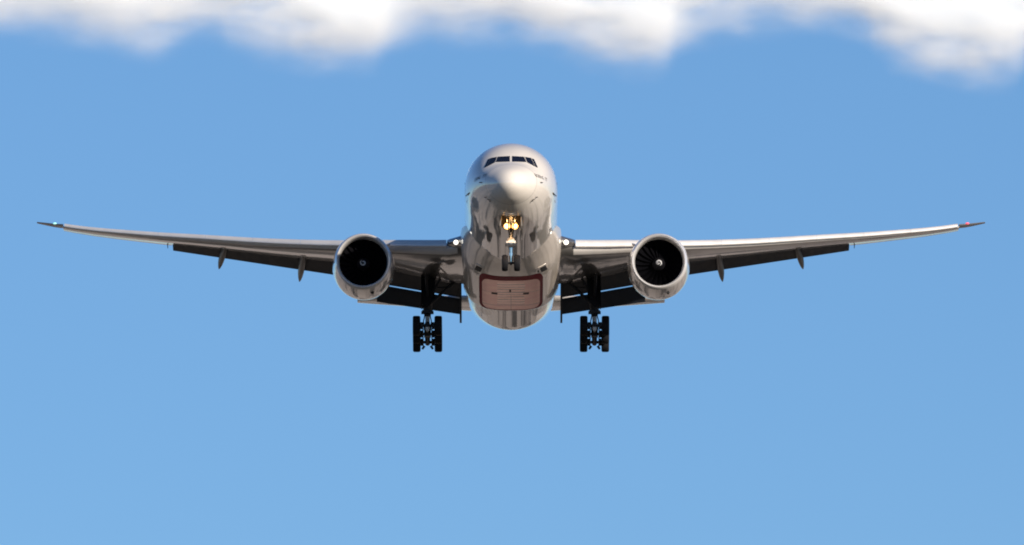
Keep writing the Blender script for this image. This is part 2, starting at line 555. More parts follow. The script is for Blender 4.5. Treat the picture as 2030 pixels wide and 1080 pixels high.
bmesh.ops.recalc_face_normals(bm, faces=bm.faces)
fair_bvh = BVHTree.FromBMesh(bm)
fairing = link_mesh("belly_fairing", bm, M['belly'], plane)

# ram air inlets: recessed dark openings with a frame
for s in (1, -1):
    cx, cy = (1077 - 1013) / 29.5, (329 - 527) / 29.5
    a = R(28)
    def q(hw, hh):
        pts = []
        for (x, y) in ((-hw, hh), (hw, hh), (hw, -hh), (-hw, -hh)):
            xr, yr = x * math.cos(a) - y * math.sin(a), x * math.sin(a) + y * math.cos(a)
            pts.append((s * (cx + xr), cy + yr))
        return pts
    patch("air_inlet_frame", q(.30, .22), M['belly'], fairing, bvh=fair_bvh, lift=.035, thick=.05)
    patch("air_inlet", q(.22, .15), M['hole'], fairing, bvh=fair_bvh, lift=.045, thick=.02)
patch("drain_port", [((1065.5 - 1013) / 29.5, -(531 - 329) / 29.5), ((1068 - 1013) / 29.5, -(531 - 329) / 29.5), ((1068 - 1013) / 29.5, -(535 - 329) / 29.5), ((1065.5 - 1013) / 29.5, -(535 - 329) / 29.5)], M['hole'], fairing, 2, 2, bvh=fair_bvh)

def belly_strip(name, pts_fn, mat, nu, nv, lift, lo=0.006):
    bm = bmesh.new()
    g = []
    for j in range(nv + 1):
        row = []
        for i in range(nu + 1):
            x, y = pts_fn(i / nu, j / nv)
            h, n, *_ = fair_bvh.ray_cast(Vector((x, y, -30)), Vector((0, 0, 1)))
            row.append(bm.verts.new(h + Vector((0, 0, -lift))))
        g.append(row)
    for j in range(nv):
        for i in range(nu):
            bm.faces.new((g[j][i], g[j][i + 1], g[j + 1][i + 1], g[j + 1][i]))
    return link_mesh(name, bm, mat, fairing)
def rrect(s, t, hw, y0, y1, rad=1.2):
    # square -> rounded rectangle
    y = lerp(y0, y1, t)
    d = min(y - y0, y1 - y)
    ry = rad * 3.0
    k = 1.0 if d > ry else 1 - (1 - math.sqrt(max(0, 1 - (1 - d / ry) ** 2))) * rad * .55 / hw
    return ((2 * s - 1) * hw * k, y)
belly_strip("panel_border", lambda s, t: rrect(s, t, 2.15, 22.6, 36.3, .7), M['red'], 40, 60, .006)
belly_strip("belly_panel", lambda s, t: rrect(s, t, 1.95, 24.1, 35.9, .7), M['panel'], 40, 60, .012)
for x in (-1.12, 1.02):
    belly_strip("panel_slot", lambda s, t, x=x: (x - .2 + .4 * s, 29.0 + .7 * t), M['hole'], 2, 2, .02)
belly_strip("panel_slot", lambda s, t: (-.12 + .12 * s, 27.6 + 1.0 * t), M['hole'], 2, 2, .02)

# ------------------------------------------------------------------ wings
LX = [3.1, 5, 8, 12, 16, 21, 25.5, 30.7]
Zs = pchip([2.0, 3.6, 8, 12.05, 16, 21, 25.5, 30.7, 32.6], [-.66, -.54, -.04, .42, .99, 1.86, 2.66, 3.79, 4.46])   # crest of the leading edge
def LE(X): return 25 + (X - 3.1) * .69 if X <= 30.7 else 44.04 + (X - 30.7) * 1.85
def TE(X):
    if X < 9.9: return 38.4 - .4 * (X - 3.1) / 6.8
    return 38.0 + (X - 9.9) * .399 if X <= 30.7 else 46.3 + (X - 30.7) * 1.0
inc_f = pchip([2, 3.5, 9, 12, 23, 32.6], [4.6, 4.0, 1.6, -0.4, -2.6, -2.8])
tc_f = pchip([2, 3.5, 10, 20, 32.6], [.125, .118, .105, .10, .09])
def foil(n=26, e=1.0):
    """unit section, start at the rear of the upper side, round the nose, to the rear of the lower side"""
    up, lo = [], []
    for i in range(n + 1):
        x = e * (0.5 * (1 - math.cos(math.pi * i / n)))
        t = 5 * (.2969 * math.sqrt(x) - .1260 * x - .3516 * x**2 + .2843 * x**3 - .1036 * x**4)
        cam_ = .010 * math.sin(math.pi * min(x, 1)) + .05 * x**3 * (1 - x)
        up.append((x, cam_, t)); lo.append((x, cam_, -t))
    return up[::-1] + lo[1:]
def slat_c(X): return min(.62, .22 + .037 * (TE(X) - LE(X)))
def wing_ring(X, s, e):
    c = TE(X) - LE(X)
    a = R(inc_f(X)); tc_ = tc_f(X)
    z0 = Zs(X) - .86 * slat_c(X) if X > 3.9 else Zs(X) - .42
    out = []
    for (x, cm_, t) in foil(26, e):
        zz = (cm_ + t * tc_) * c; yy_ = x * c
        out.append(Vector((s * X, LE(X) + yy_ * math.cos(a) + zz * math.sin(a), z0 + zz * math.cos(a) - yy_ * math.sin(a))))
    return out
def seg_ring(s, X, p0, p1, th, droop=0.0):
    """a thin aerofoil between p0 (nose) and p1 (tail), both (Y, Z); th = thickness in metres"""
    p0, p1 = Vector((0, *p0)), Vector((0, *p1))
    d = p1 - p0; c = d.length; d.normalize(); n_ = Vector((0, -d.z, d.y))
    if n_.z < 0: n_ = -n_
    out = []
    for (x, cm_, t) in foil(14, 1.0):
        t_ = t * 2 * th / 1.0
        out.append(p0 + d * (x * c) + n_ * (t_ * .5 + droop * c * 4 * x * (1 - x)) + Vector((s * X, 0, 0)))
    return out

NACX, NACZ, NACY = 9.93, -2.27, 23.8
for s in (1, -1):
    bm = bmesh.new()
    # rounded glove at the root, then the cut-back wing box in front of the flaps
    Xs = [2.2, 3.1, 3.6, 4.2, 5, 6, 7, 8, 9, 9.9, 11, 12, 14, 16, 18, 20, 22, 23.2]
    rings = []
    for X in Xs:
        e = .755 if X < 9.9 else .785
        rings.append(wing_ring(X, s, e))
    loft(bm, rings)
    rings = [wing_ring(X, s, 1.0) for X in (23.2, 24, 25.5, 27, 28.5, 30, 30.7)]
    loft(bm, rings)
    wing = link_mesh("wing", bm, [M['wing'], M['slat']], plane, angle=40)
    for p in wing.data.polygons:          # bare metal strip round the fixed nose
        X_ = min(30.7, abs(p.center.x))
        if X_ > 3.9 and p.center.y - LE(X_) < .035 * (TE(X_) - LE(X_)) and abs(p.normal.x) < .9: p.material_index = 1

    # raked tip
    bm = bmesh.new()
    rings = []
    for k in range(9):
        X = 30.7 + 1.9 * k / 8
        c = max(.2, 1.5 - .95 * (k / 8) ** 1.4)
        y0 = 44.05 + (X - 30.7) * 1.75; z0 = Zs(X) - .075 * (1 - k / 8) - .02
        rings.append([Vector((s * X, y0 + x * c, z0 + (cm_ + t * .095) * c)) for (x, cm_, t) in foil(18)])
    loft(bm, rings)
    link_mesh("wingtip", bm, M['tip'], wing)

    # slats: seven drooped shells per wing
    def slat_ring(X):
        cs = slat_c(X)
        pts = [(1.0, .50), (.85, .49), (.7, .465), (.55, .42), (.4, .355), (.27, .275), (.16, .18), (.07, .08), (.02, -.01), (0, -.09), (.02, -.17), (.07, -.235), (.15, -.28), (.26, -.30), (.40, -.29)]
        pts += [(.36, -.20), (.38, -.05), (.48, .12), (.62, .27), (.8, .38), (.97, .455)]
        a = R(12)
        out = []
        for (x, z) in pts:
            xx, zz = (x - 1) * cs, (z - .50) * cs
            out.append(Vector((s * X, LE(X) + .10 + xx * math.cos(a) - zz * math.sin(a), Zs(X) + xx * math.sin(a) + zz * math.cos(a))))
        return out
    segs = [(4.35, 9.0)] + [(11.0 + 3.27 * k, 11.0 + 3.27 * (k + 1) - .012) for k in range(6)]
    for (xa, xb) in segs:
        bm = bmesh.new()
        n = 6
        loft(bm, [slat_ring(lerp(xa, xb, k / n)) for k in range(n + 1)])
        link_mesh("slat", bm, M['slat'], wing, angle=50)

    # fixed inboard leading edge (glove) with landing light
    bm = bmesh.new()
    rings = []
    for (X, yl, zc, r) in ((2.6, 23.0, -.86, .50), (3.1, 23.6, -.80, .46), (3.6, 24.3, -.76, .36), (4.1, 25.2, -.72, .33), (4.3, 25.6, -.70, .30)):
        ring = []
        for k in range(24):
            t = 2 * math.pi * k / 24
            y_ = yl + 1.1 - 1.1 * math.cos(t) if math.cos(t) > 0 else yl + 1.1 - 1.6 * math.cos(t)
            ring.append(Vector((s * X, y_, zc + r * math.sin(t))))
        rings.append(ring)
    loft(bm, rings)
    link_mesh("wing_root_fairing", bm, M['wing'], wing)
    def lamp(name, X, Y, Z, r, mat, parent, yaw=0):
        bm = bmesh.new()
        revolve(bm, [(-.06, 0, 0), (-.055, r * .6, 0), (-.02, r * .95, 0), (.03, r, 1), (.05, r * 1.12, 1), (.3, r * 1.1, 1), (.3, 0, 1)], (X, Y, Z), 24)
        return link_mesh(name, bm, [mat, M['rim']], parent)
    lamp("landing_light", s * 3.70, 24.22, -.93, .165, M['rootlamp'], wing)
    lamp("emissive_disc", s * 2.68, 19.2, -1.30, .10, M['rootlamp'], fairing)  # small emissive disc on each side of the fairing front

    # flaps
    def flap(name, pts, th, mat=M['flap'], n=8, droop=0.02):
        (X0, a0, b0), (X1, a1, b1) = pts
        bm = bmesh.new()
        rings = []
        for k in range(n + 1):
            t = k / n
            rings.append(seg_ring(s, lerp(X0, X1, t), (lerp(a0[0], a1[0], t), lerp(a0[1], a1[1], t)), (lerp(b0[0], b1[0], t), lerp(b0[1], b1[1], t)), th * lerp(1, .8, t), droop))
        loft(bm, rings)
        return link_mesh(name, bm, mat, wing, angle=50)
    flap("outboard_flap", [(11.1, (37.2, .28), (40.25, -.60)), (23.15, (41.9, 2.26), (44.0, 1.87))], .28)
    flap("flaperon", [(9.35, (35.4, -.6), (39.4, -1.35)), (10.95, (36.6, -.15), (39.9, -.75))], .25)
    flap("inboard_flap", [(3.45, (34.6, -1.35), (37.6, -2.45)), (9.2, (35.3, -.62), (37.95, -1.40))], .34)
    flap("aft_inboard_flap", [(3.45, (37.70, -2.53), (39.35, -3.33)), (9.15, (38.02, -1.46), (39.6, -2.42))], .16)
    # flap end plate with pointed tail
    bm = bmesh.new()
    out_ = [(34.5, -1.15), (36.5, -1.75), (38.5, -2.45), (39.6, -3.1), (40.6, -3.72), (39.8, -3.62), (38.4, -3.2), (36.8, -2.6), (35.0, -1.95)]
    loft(bm, [[Vector((s * 3.50, y, z)) for y, z in out_], [Vector((s * 3.36, y, z)) for y, z in out_]])
    link_mesh("flap_end_fairing", bm, M['flap'], wing, angle=30)

    # canoe fairings of the flap tracks
    def canoe(X0, X1, y0, z0, y1, z1, rw, rh):
        bm = bmesh.new()
        rings = []
        prof = [(0, .02), (.03, .3), (.1, .58), (.25, .86), (.45, 1), (.62, .96), (.76, .8), (.88, .52), (.96, .22), (1, .01)]
        for (t, k) in prof:
            bend = -.22 * max(0, t - .35)
            cx = lerp(X0, X1, t); cy = lerp(y0, y1, t); cz = lerp(z0, z1, t) + .16 * math.sin(math.pi * t)
            rings.append([Vector((s * (cx + rw * k * math.cos(2 * math.pi * i / 20)), cy, cz + rh * k * math.sin(2 * math.pi * i / 20))) for i in range(20)])
        loft(bm, rings)
        link_mesh("flap_track_fairing", bm, M['canoe'], wing, angle=60)
    canoe(14.05, 14.5, 36.2, .40, 44.2, -.27, .235, .42)
    canoe(19.45, 20.05, 39.4, 1.35, 45.7, .86, .21, .36)
    canoe(10.0, 10.2, 33.5, -.6, 41.5, -1.9, .3, .45)
    # small stub at the outer end of the outboard flap, static wicks
    bm = bmesh.new(); tube(bm, (s * 23.5, 42.6, 2.10), (s * 23.5, 43.3, 1.92), .035, .02, 8)
    link_mesh("flap_hinge", bm, M['flap'], wing)

    # navigation light in the tip
    bm = bmesh.new()
    bmesh.ops.create_uvsphere(bm, u_segments=16, v_segments=10, radius=.085, matrix=Matrix.Translation((s * 31.3, 44.98, Zs(31.3) - .05)) @ Matrix.Diagonal((1.5, 1, .7, 1)))
    link_mesh("navigation_light", bm, M['navr'] if s == 1 else M['navg'], wing, label="red navigation light" if s == 1 else "green navigation light")

    # ---------------- engine
    cx, cz, cy = s * NACX, NACZ, NACY
    bm = bmesh.new()
    revolve(bm, [(.32, 1.925), (.8, 2.00), (1.5, 2.065), (2.4, 2.10), (3.3, 2.08), (4.2, 1.98), (5.0, 1.83), (5.7, 1.66), (5.69, 1.60), (5.0, 1.62), (3.5, 1.66), (3.0, 1.2), (3.0, .4)], (cx, cy, cz), 96)
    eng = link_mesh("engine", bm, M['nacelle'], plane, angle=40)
    bm = bmesh.new()
    prof = [(1.0, 1.615, 0), (.6, 1.60, 0), (.34, 1.62, 0), (.16, 1.66, 0), (.05, 1.715, 0), (.0, 1.775, 0), (.03, 1.815, 0), (.10, 1.855, 0), (.20, 1.893, 0), (.315, 1.924, 0)]
    revolve(bm, prof, (cx, cy, cz), 96)
    link_mesh("intake_lip", bm, M['lip'], eng, angle=60)
    bm = bmesh.new()
    revolve(bm, [(1.0, 1.612), (1.2, 1.60), (1.5, 1.61), (2.6, 1.63), (2.6, .3)], (cx, cy, cz), 96)
    link_mesh("intake_duct", bm, M['liner'], eng, angle=40)
    # fan: 22 twisted wide-chord blades
    bm = bmesh.new()
    for k in range(22):
        a0 = 2 * math.pi * k / 22
        g = []
        for i in range(9):
            t = i / 8
            r = lerp(.42, 1.585, t)
            tw = lerp(R(25), R(62), t)
            ch = lerp(.34, .62, math.sin(math.pi * min(1, t * .62 + .1)))
            swp = .16 * math.sin(math.pi * t) - .12 * t * t
            row = []
            for u in (-.5, -.17, .17, .5):
                ca = a0 + s * 0 + (u * ch * math.sin(tw) + .05 * (1 - 4 * u * u)) / r
                row.append(bm.verts.new((cx + r * math.sin(ca), cy + 1.5 + swp * .6 + u * ch * math.cos(tw), cz + r * math.cos(ca))))
            g.append(row)
        for a, b in zip(g[:-1], g[1:]):
            for i in range(3): bm.faces.new((a[i], a[i + 1], b[i + 1], b[i]))
    link_mesh("fan", bm, M['fan'], eng)
    bm = bmesh.new()
    sp_prof = [(.62, .005), (.66, .07), (.75, .16), (.9, .27), (1.1, .37), (1.3, .43), (1.7, .46), (1.9, .44)]
    revolve(bm, sp_prof, (cx, cy, cz), 40)
    link_mesh("spinner", bm, M['spin'], eng, angle=60)
    # white comma swirl painted on the spinner
    rr_ = pchip([p[1] for p in sp_prof[:6]], [p[0] for p in sp_prof[:6]])
    bm = bmesh.new()
    prev = None
    n = 40
    for k in range(n + 1):
        t = k / n
        ang = (R(-60) + R(400) * t) if s == -1 else (R(120) + R(400) * t)
        rad = lerp(.045, .20, t ** .8)
        wd = (.045 if s == -1 else .06) * (math.sin(math.pi * min(1, t * .92 + .08)) ** .6 + .05)
        ps = []
        for r in (max(.01, rad - wd), rad, rad + wd):
            ps.append(bm.verts.new((cx + r * math.sin(ang), cy + rr_(r) - .012, cz + r * math.cos(ang))))
        if prev:
            for i in range(2): bm.faces.new((prev[i], prev[i + 1], ps[i + 1], ps[i]))
        prev = ps
    link_mesh("spinner_swirl", bm, M['mark'], eng)
    # core cowl, plug
    bm = bmesh.new()
    revolve(bm, [(3.2, 1.1), (4.6, 1.25), (5.7, 1.18), (6.8, .92), (7.4, .74), (7.38, .70), (7.0, .7), (7.1, .55), (7.9, .35), (8.5, .05)], (cx, cy, cz), 48)
    link_mesh("exhaust_cone", bm, M['exhaust'], eng, angle=50)
    # pylon
    bm = bmesh.new()
    rings = []
    for (y, z0, z1, hw) in ((25.6, -.42, -.30, .03), (26.6, -.5, .0, .17), (28.2, -.7, .05, .26), (30.5, -1.2, -.1, .28), (33, -1.3, -.5, .2), (35.5, -1.0, -.8, .03)):
        rings.append([Vector((cx + hw * math.cos(t) * (1), y, lerp(z0, z1, .5 + .5 * math.sin(t)))) for t in [2 * math.pi * i / 20 for i in range(20)]])
    loft(bm, rings)
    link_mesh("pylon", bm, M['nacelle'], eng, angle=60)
    # strake on the inboard shoulder, drain vent and latch line below
    bm = bmesh.new()
    a = -s * R(48)
    er = Vector((math.sin(a), 0, math.cos(a)))
    c0 = Vector((cx, cy, cz))
    tn = Vector((math.cos(a), 0, -math.sin(a))) * .02
    pts = [c0 + er * 2.03 + Vector((0, 1.4, 0)), c0 + er * 2.40 + Vector((0, 2.4, 0)), c0 + er * 2.40 + Vector((0, 2.9, 0)), c0 + er * 2.05 + Vector((0, 2.9, 0))]
    loft(bm, [[p + tn for p in pts], [p - tn for p in pts]])
    link_mesh("strake", bm, M['nacelle'], eng)
    bm = bmesh.new()
    a = R(163)
    er = Vector((math.sin(a), 0, math.cos(a)))
    box(bm, c0 + er * 2.03 + Vector((0, 1.3, 0)), (.22, .5, .12), Matrix.Rotation(-a + math.pi, 4, 'Y'))
    link_mesh("cooling_inlet", bm, M['hole'], eng)

    # ---------------- main landing gear (strut is the parent part)
    gx = s * 5.67
    PV = Vector((gx, 35.6, -5.30))
    top = Vector((gx, 34.9, -1.0))
    bm = bmesh.new()
    tube(bm, top, (gx, 35.35, -3.55), .30, .28, 24)
    tube(bm, (gx, 35.30, -3.2), (gx, 35.36, -3.62), .34, .30, 24)
    tube(bm, (gx, 35.36, -3.62), (gx, 35.42, -4.12), .30, .22, 24)
    box(bm, (gx, 35.15, -3.85), (.72, .25, .22))
    tube(bm, (gx - .42, 35.2, -3.9), (gx + .42, 35.2, -3.9), .11, .11, 14)
    tube(bm, (gx, 34.6, -1.3), (gx, 35.2, -2.3), .16, .12, 12)
    gear = link_mesh("main_landing_gear", bm, M['gear'], plane)
    bm = bmesh.new()
    tube(bm, (gx, 35.42, -4.0), PV, .155, .155, 20)
    link_mesh("oleo_piston", bm, M['gearlight'], gear)
    bm = bmesh.new()       # torsion links
    for k in (-1, 1):
        tube(bm, (gx + k * .14, 35.0, -4.0), (gx + k * .27, 34.75, -4.55), .045, .035, 10)
        tube(bm, (gx + k * .27, 34.75, -4.55), (gx + k * .2, 35.2, -5.1), .035, .05, 10)
    link_mesh("torsion_link", bm, M['gear'], gear)
    tilt = R(13)
    ax = Vector((0, math.cos(tilt), -math.sin(tilt)))          # bogie beam, aft end low
    bm = bmesh.new()
    tube(bm, PV - ax * 1.75, PV + ax * 1.7, .19, .17, 16)
    box(bm, PV + Vector((0, 0, .05)), (.46, .7, .5))
    for k in (-1, 0, 1):
        c = PV + ax * 1.47 * k
        tube(bm, c - Vector((.72, 0, 0)), c + Vector((.72, 0, 0)), .10, .10, 14)
        for e in (-1, 1):
            tube(bm, c + Vector((e * .28, 0, 0)), c + Vector((e * .47, 0, 0)), .25, .25, 16)
    for e in (-1, 1):
        tube(bm, PV - ax * 1.5 + Vector((e * .3, 0, -.22)), PV + ax * 1.5 + Vector((e * .3, 0, -.22)), .035, .035, 8)
        tube(bm, PV + ax * 1.62 + Vector((e * .22, 0, -.2)), PV + ax * 1.62 + Vector((e * .36, .0, -.42)), .09, .07, 10)
    link_mesh("bogie_beam", bm, M['gear'], gear)
    bm = bmesh.new()
    bmesh.ops.create_uvsphere(bm, u_segments=16, v_segments=10, radius=.17, matrix=Matrix.Translation(PV + Vector((0, -1.62, .12))) @ Matrix.Diagonal((.9, .6, 1.3, 1)))
    link_mesh("beam_end_cap", bm, M['gearlight'], gear)
    bm = bmesh.new()
    W2 = .26; Rt = .675
    tp = [(-W2 * .55, .30, 1), (-W2 * .75, .32, 1), (-W2 * .8, .34, 0), (-W2, .46, 0), (-W2 * 1.0, .58, 0), (-W2 * .86, .645, 0), (-W2 * .6, .672, 0), (0, Rt, 0), (W2 * .6, .672, 0), (W2 * .86, .645, 0), (W2, .58, 0), (W2, .46, 0), (W2 * .8, .34, 1), (W2 * .75, .32, 1), (W2 * .55, .30, 1), (W2 * .35, .26, 1), (W2 * .4, .12, 1), (W2 * .4, 0, 1)]
    tp = [(-W2 * .4, 0, 1), (-W2 * .4, .12, 1), (-W2 * .35, .26, 1)] + tp
    revolve(bm, tp, (0, 0, 0), 40, axis='X')
    wme = None
    for k in (-1, 0, 1):
        for e in (-1, 1):
            if wme is None:
                wo = link_mesh("wheel", bm, [M['tyre'], M['rim']], gear, angle=40)
                wme = wo.data
            else:
                wo = bpy.data.objects.new("wheel", wme); col.objects.link(wo); wo.parent = gear
            wo.location = PV + ax * 1.47 * k + Vector((e * .735, 0, 0))
    # gear door on the outboard side of the leg
    bm = bmesh.new()
    ox = gx + s * .40
    pl = [(34.3, -1.0), (36.2, -1.0), (36.3, -3.3), (35.9, -3.55), (34.8, -3.55), (34.4, -3.2)]
    loft(bm, [[Vector((ox + s * .03, y, z)) for y, z in pl], [Vector((ox - s * .03, y, z)) for y, z in pl]])
    link_mesh("gear_door", bm, M['cove'], gear, angle=30)
    bm = bmesh.new()
    pl = [(.42, -.9), (-.52, -.9), (-.50, -2.3), (-.28, -3.3), (.02, -3.62), (.40, -3.35)]
    loft(bm, [[Vector((gx + s * x, 34.72, z)) for x, z in pl], [Vector((gx + s * x, 34.78, z)) for x, z in pl]])
    link_mesh("gear_door", bm, M['cove'], gear, angle=30)
    bm = bmesh.new()
    inx = gx - s * .30
    loft(bm, [[Vector((inx + s * .35, 35.75, z)), Vector((inx - s * .18, 35.8, z)), Vector((inx - s * .18, 35.86, z)), Vector((inx + s * .35, 35.82, z))] for z in (-.9, -2.2, -3.0)])
    link_mesh("gear_door", bm, M['cove'], gear, angle=30)
    # drag and side braces
    bm = bmesh.new()
    tube(bm, (gx - s * .1, 35.3, -3.35), (s * 4.25, 35.1, -2.15), .11, .10, 14)
    tube(bm, (s * 4.25, 35.1, -2.15), (s * 3.5, 35.0, -1.55), .12, .09, 14)
    tube(bm, (gx - s * .1, 35.2, -3.0), (s * 4.6, 34.0, -1.35), .09, .08, 14)
    tube(bm, (gx - s * .2, 35.2, -2.2), (s * 4.25, 35.1, -2.15), .05, .05, 10)
    tube(bm, (gx, 35.2, -3.2), (gx + s * .1, 32.8, -1.1), .10, .09, 14)
    link_mesh("side_brace", bm, M['gear'], gear)
    # open wheel well in the wing root
    bm = bmesh.new()
    pl = [(33.6, 6.3), (35.6, 6.3), (35.9, 5.2), (35.9, 3.5), (34.0, 3.5), (33.6, 4.8)]
    loft(bm, [[Vector((s * x, y, -1.62 + (x - 3.5) * .13 + .03)) for y, x in pl], [Vector((s * x, y, -1.42 + (x - 3.5) * .13)) for y, x in pl]])
    link_mesh("wheel_well", bm, M['cove'], wing, angle=30)

    # ---------------- horizontal stabiliser
    bm = bmesh.new()
    rings = []
    for k in range(9):
        t = k / 8
        X = lerp(.8, 10.78, t)
        c = lerp(7.0, 2.3, t); y0 = 61.2 + (X - .8) * .78; z0 = 1.55 + (X - .8) * .125
        rings.append([Vector((s * X, y0 + x * c, z0 + (-cm_ + tt * .10) * c)) for (x, cm_, tt) in foil(16)])
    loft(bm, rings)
    link_mesh("stabilizer", bm, M['nacelle'], plane, angle=50)

# ------------------------------------------------------------------ tail fin
bm = bmesh.new()
rings = []
for k in range(9):
    t = k / 8
    z = lerp(2.6, 11.6, t); c = lerp(8.8, 3.2, t); y0 = 57.6 + 8.6 * t
    rings.append([Vector((tt * .10 * c, y0 + x * c, z)) for (x, cm_, tt) in foil(14)])
loft(bm, rings)
link_mesh("tail_fin", bm, M['white'], plane, angle=50)

# ------------------------------------------------------------------ nose landing gear
NX, NY, NZ = 0.0, 5.9, -5.46
bm = bmesh.new()
tube(bm, (0, 5.75, -2.2), (0, 5.8, -4.15), .13, .13, 20)
tube(bm, (0, 5.8, -4.0), (0, 5.8, -4.28), .24, .22, 20)
box(bm, (0, 5.62, -4.1), (.62, .22, .16))
box(bm, (0, 5.55, -4.02), (.4, .15, .3))
ng = link_mesh("nose_landing_gear", bm, M['gearlight'], plane)
bm = bmesh.new()
box(bm, (0, 5.48, -4.36), (.42, .2, .20))
tube(bm, (-.30, 5.5, -4.2), (-.30, 5.5, -4.42), .06, .06, 10)
tube(bm, (.30, 5.5, -4.2), (.30, 5.5, -4.42), .06, .06, 10)
tube(bm, (-.12, 5.55, -4.4), (-.1, 5.35, -4.85), .035, .03, 10)
tube(bm, (.12, 5.55, -4.4), (.1, 5.35, -4.85), .035, .03, 10)
link_mesh("steering_collar", bm, M['gear'], ng)
bm = bmesh.new(); tube(bm, (0, 5.8, -4.2), (0, 5.9, -5.42), .105, .10, 20)
link_mesh("oleo_piston", bm, M['chrome'], ng)
bm = bmesh.new(); tube(bm, (-.42, NY, NZ), (.42, NY, NZ), .075, .075, 14); tube(bm, (-.07, NY, NZ), (.07, NY, NZ), .13, .13, 14)
link_mesh("axle", bm, M['gear'], ng)
bm = bmesh.new()
tube(bm, (0, 5.7, -3.4), (.0, 4.2, -2.3), .07, .07, 12)
tube(bm, (-.35, 4.3, -2.2), (-.08, 5.7, -3.75), .045, .045, 10)
tube(bm, (.35, 4.3, -2.2), (.08, 5.7, -3.75), .045, .045, 10)
link_mesh("drag_brace", bm, M['gear'], ng)
bm = bmesh.new()
W2 = .205; Rt = .545; k_ = Rt / .675
tp2 = [(-.06, 0, 1), (-.06, .1, 1), (-W2 * .5, .22, 1), (-W2 * .75, .26, 0), (-W2, .36, 0), (-W2, .45, 0), (-W2 * .84, .512, 0), (-W2 * .5, .54, 0), (0, Rt, 0), (W2 * .5, .54, 0), (W2 * .84, .512, 0), (W2, .45, 0), (W2, .36, 0), (W2 * .75, .26, 1), (W2 * .5, .22, 1), (.06, .1, 1), (.06, 0, 1)]
revolve(bm, tp2, (0, 0, 0), 40, axis='X')
wo = link_mesh("wheel", bm, [M['tyre'], M['rim']], ng, angle=40)
wo.location = (-.40, NY, NZ)
w2 = bpy.data.objects.new("wheel", wo.data); col.objects.link(w2); w2.parent = ng; w2.location = (.40, NY, NZ)
for x in (-.26, .25):
    bm = bmesh.new()
    r = .21
    revolve(bm, [(-.05, 0, 0), (-.047, r * .42, 0), (-.04, r * .52, 2), (-.015, r * .98, 2), (.03, r, 1), (.05, r * 1.06, 1), (.25, r * .8, 1), (.25, 0, 1)], (x, 5.25, -3.10), 24)
    link_mesh("headlamp", bm, [M['lamp'], M['rim'], M['lamp_halo']], ng)
bm = bmesh.new(); tube(bm, (-.3, 5.6, -3.12), (.3, 5.6, -3.12), .05, .05, 10)
link_mesh("lamp_bracket", bm, M['gear'], ng)
for s in (1, -1):     # bay doors hanging on both sides
    bm = bmesh.new()
    pl = [(3.7, -2.74), (6.4, -3.0), (6.4, -3.75), (6.1, -3.85), (4.3, -3.6), (3.9, -3.3)]
    loft(bm, [[Vector((s * .665, y, z)) for y, z in pl], [Vector((s * (.70 + (0.05 if z < -3.1 else 0)), y, z)) for y, z in pl]])
    link_mesh("nose_gear_door", bm, M['white'], ng, angle=30)

# real lamps that light the bay and the leg
for x in (-.26, .25):
    ld = bpy.data.lights.new("headlamp_light", 'POINT')
    ld.energy = 70; ld.color = (1.0, .55, .20); ld.shadow_soft_size = .08
    lo = bpy.data.objects.new("headlamp_light", ld)
    col.objects.link(lo); lo.parent = ng; lo.location = (x, 4.8, -2.85)

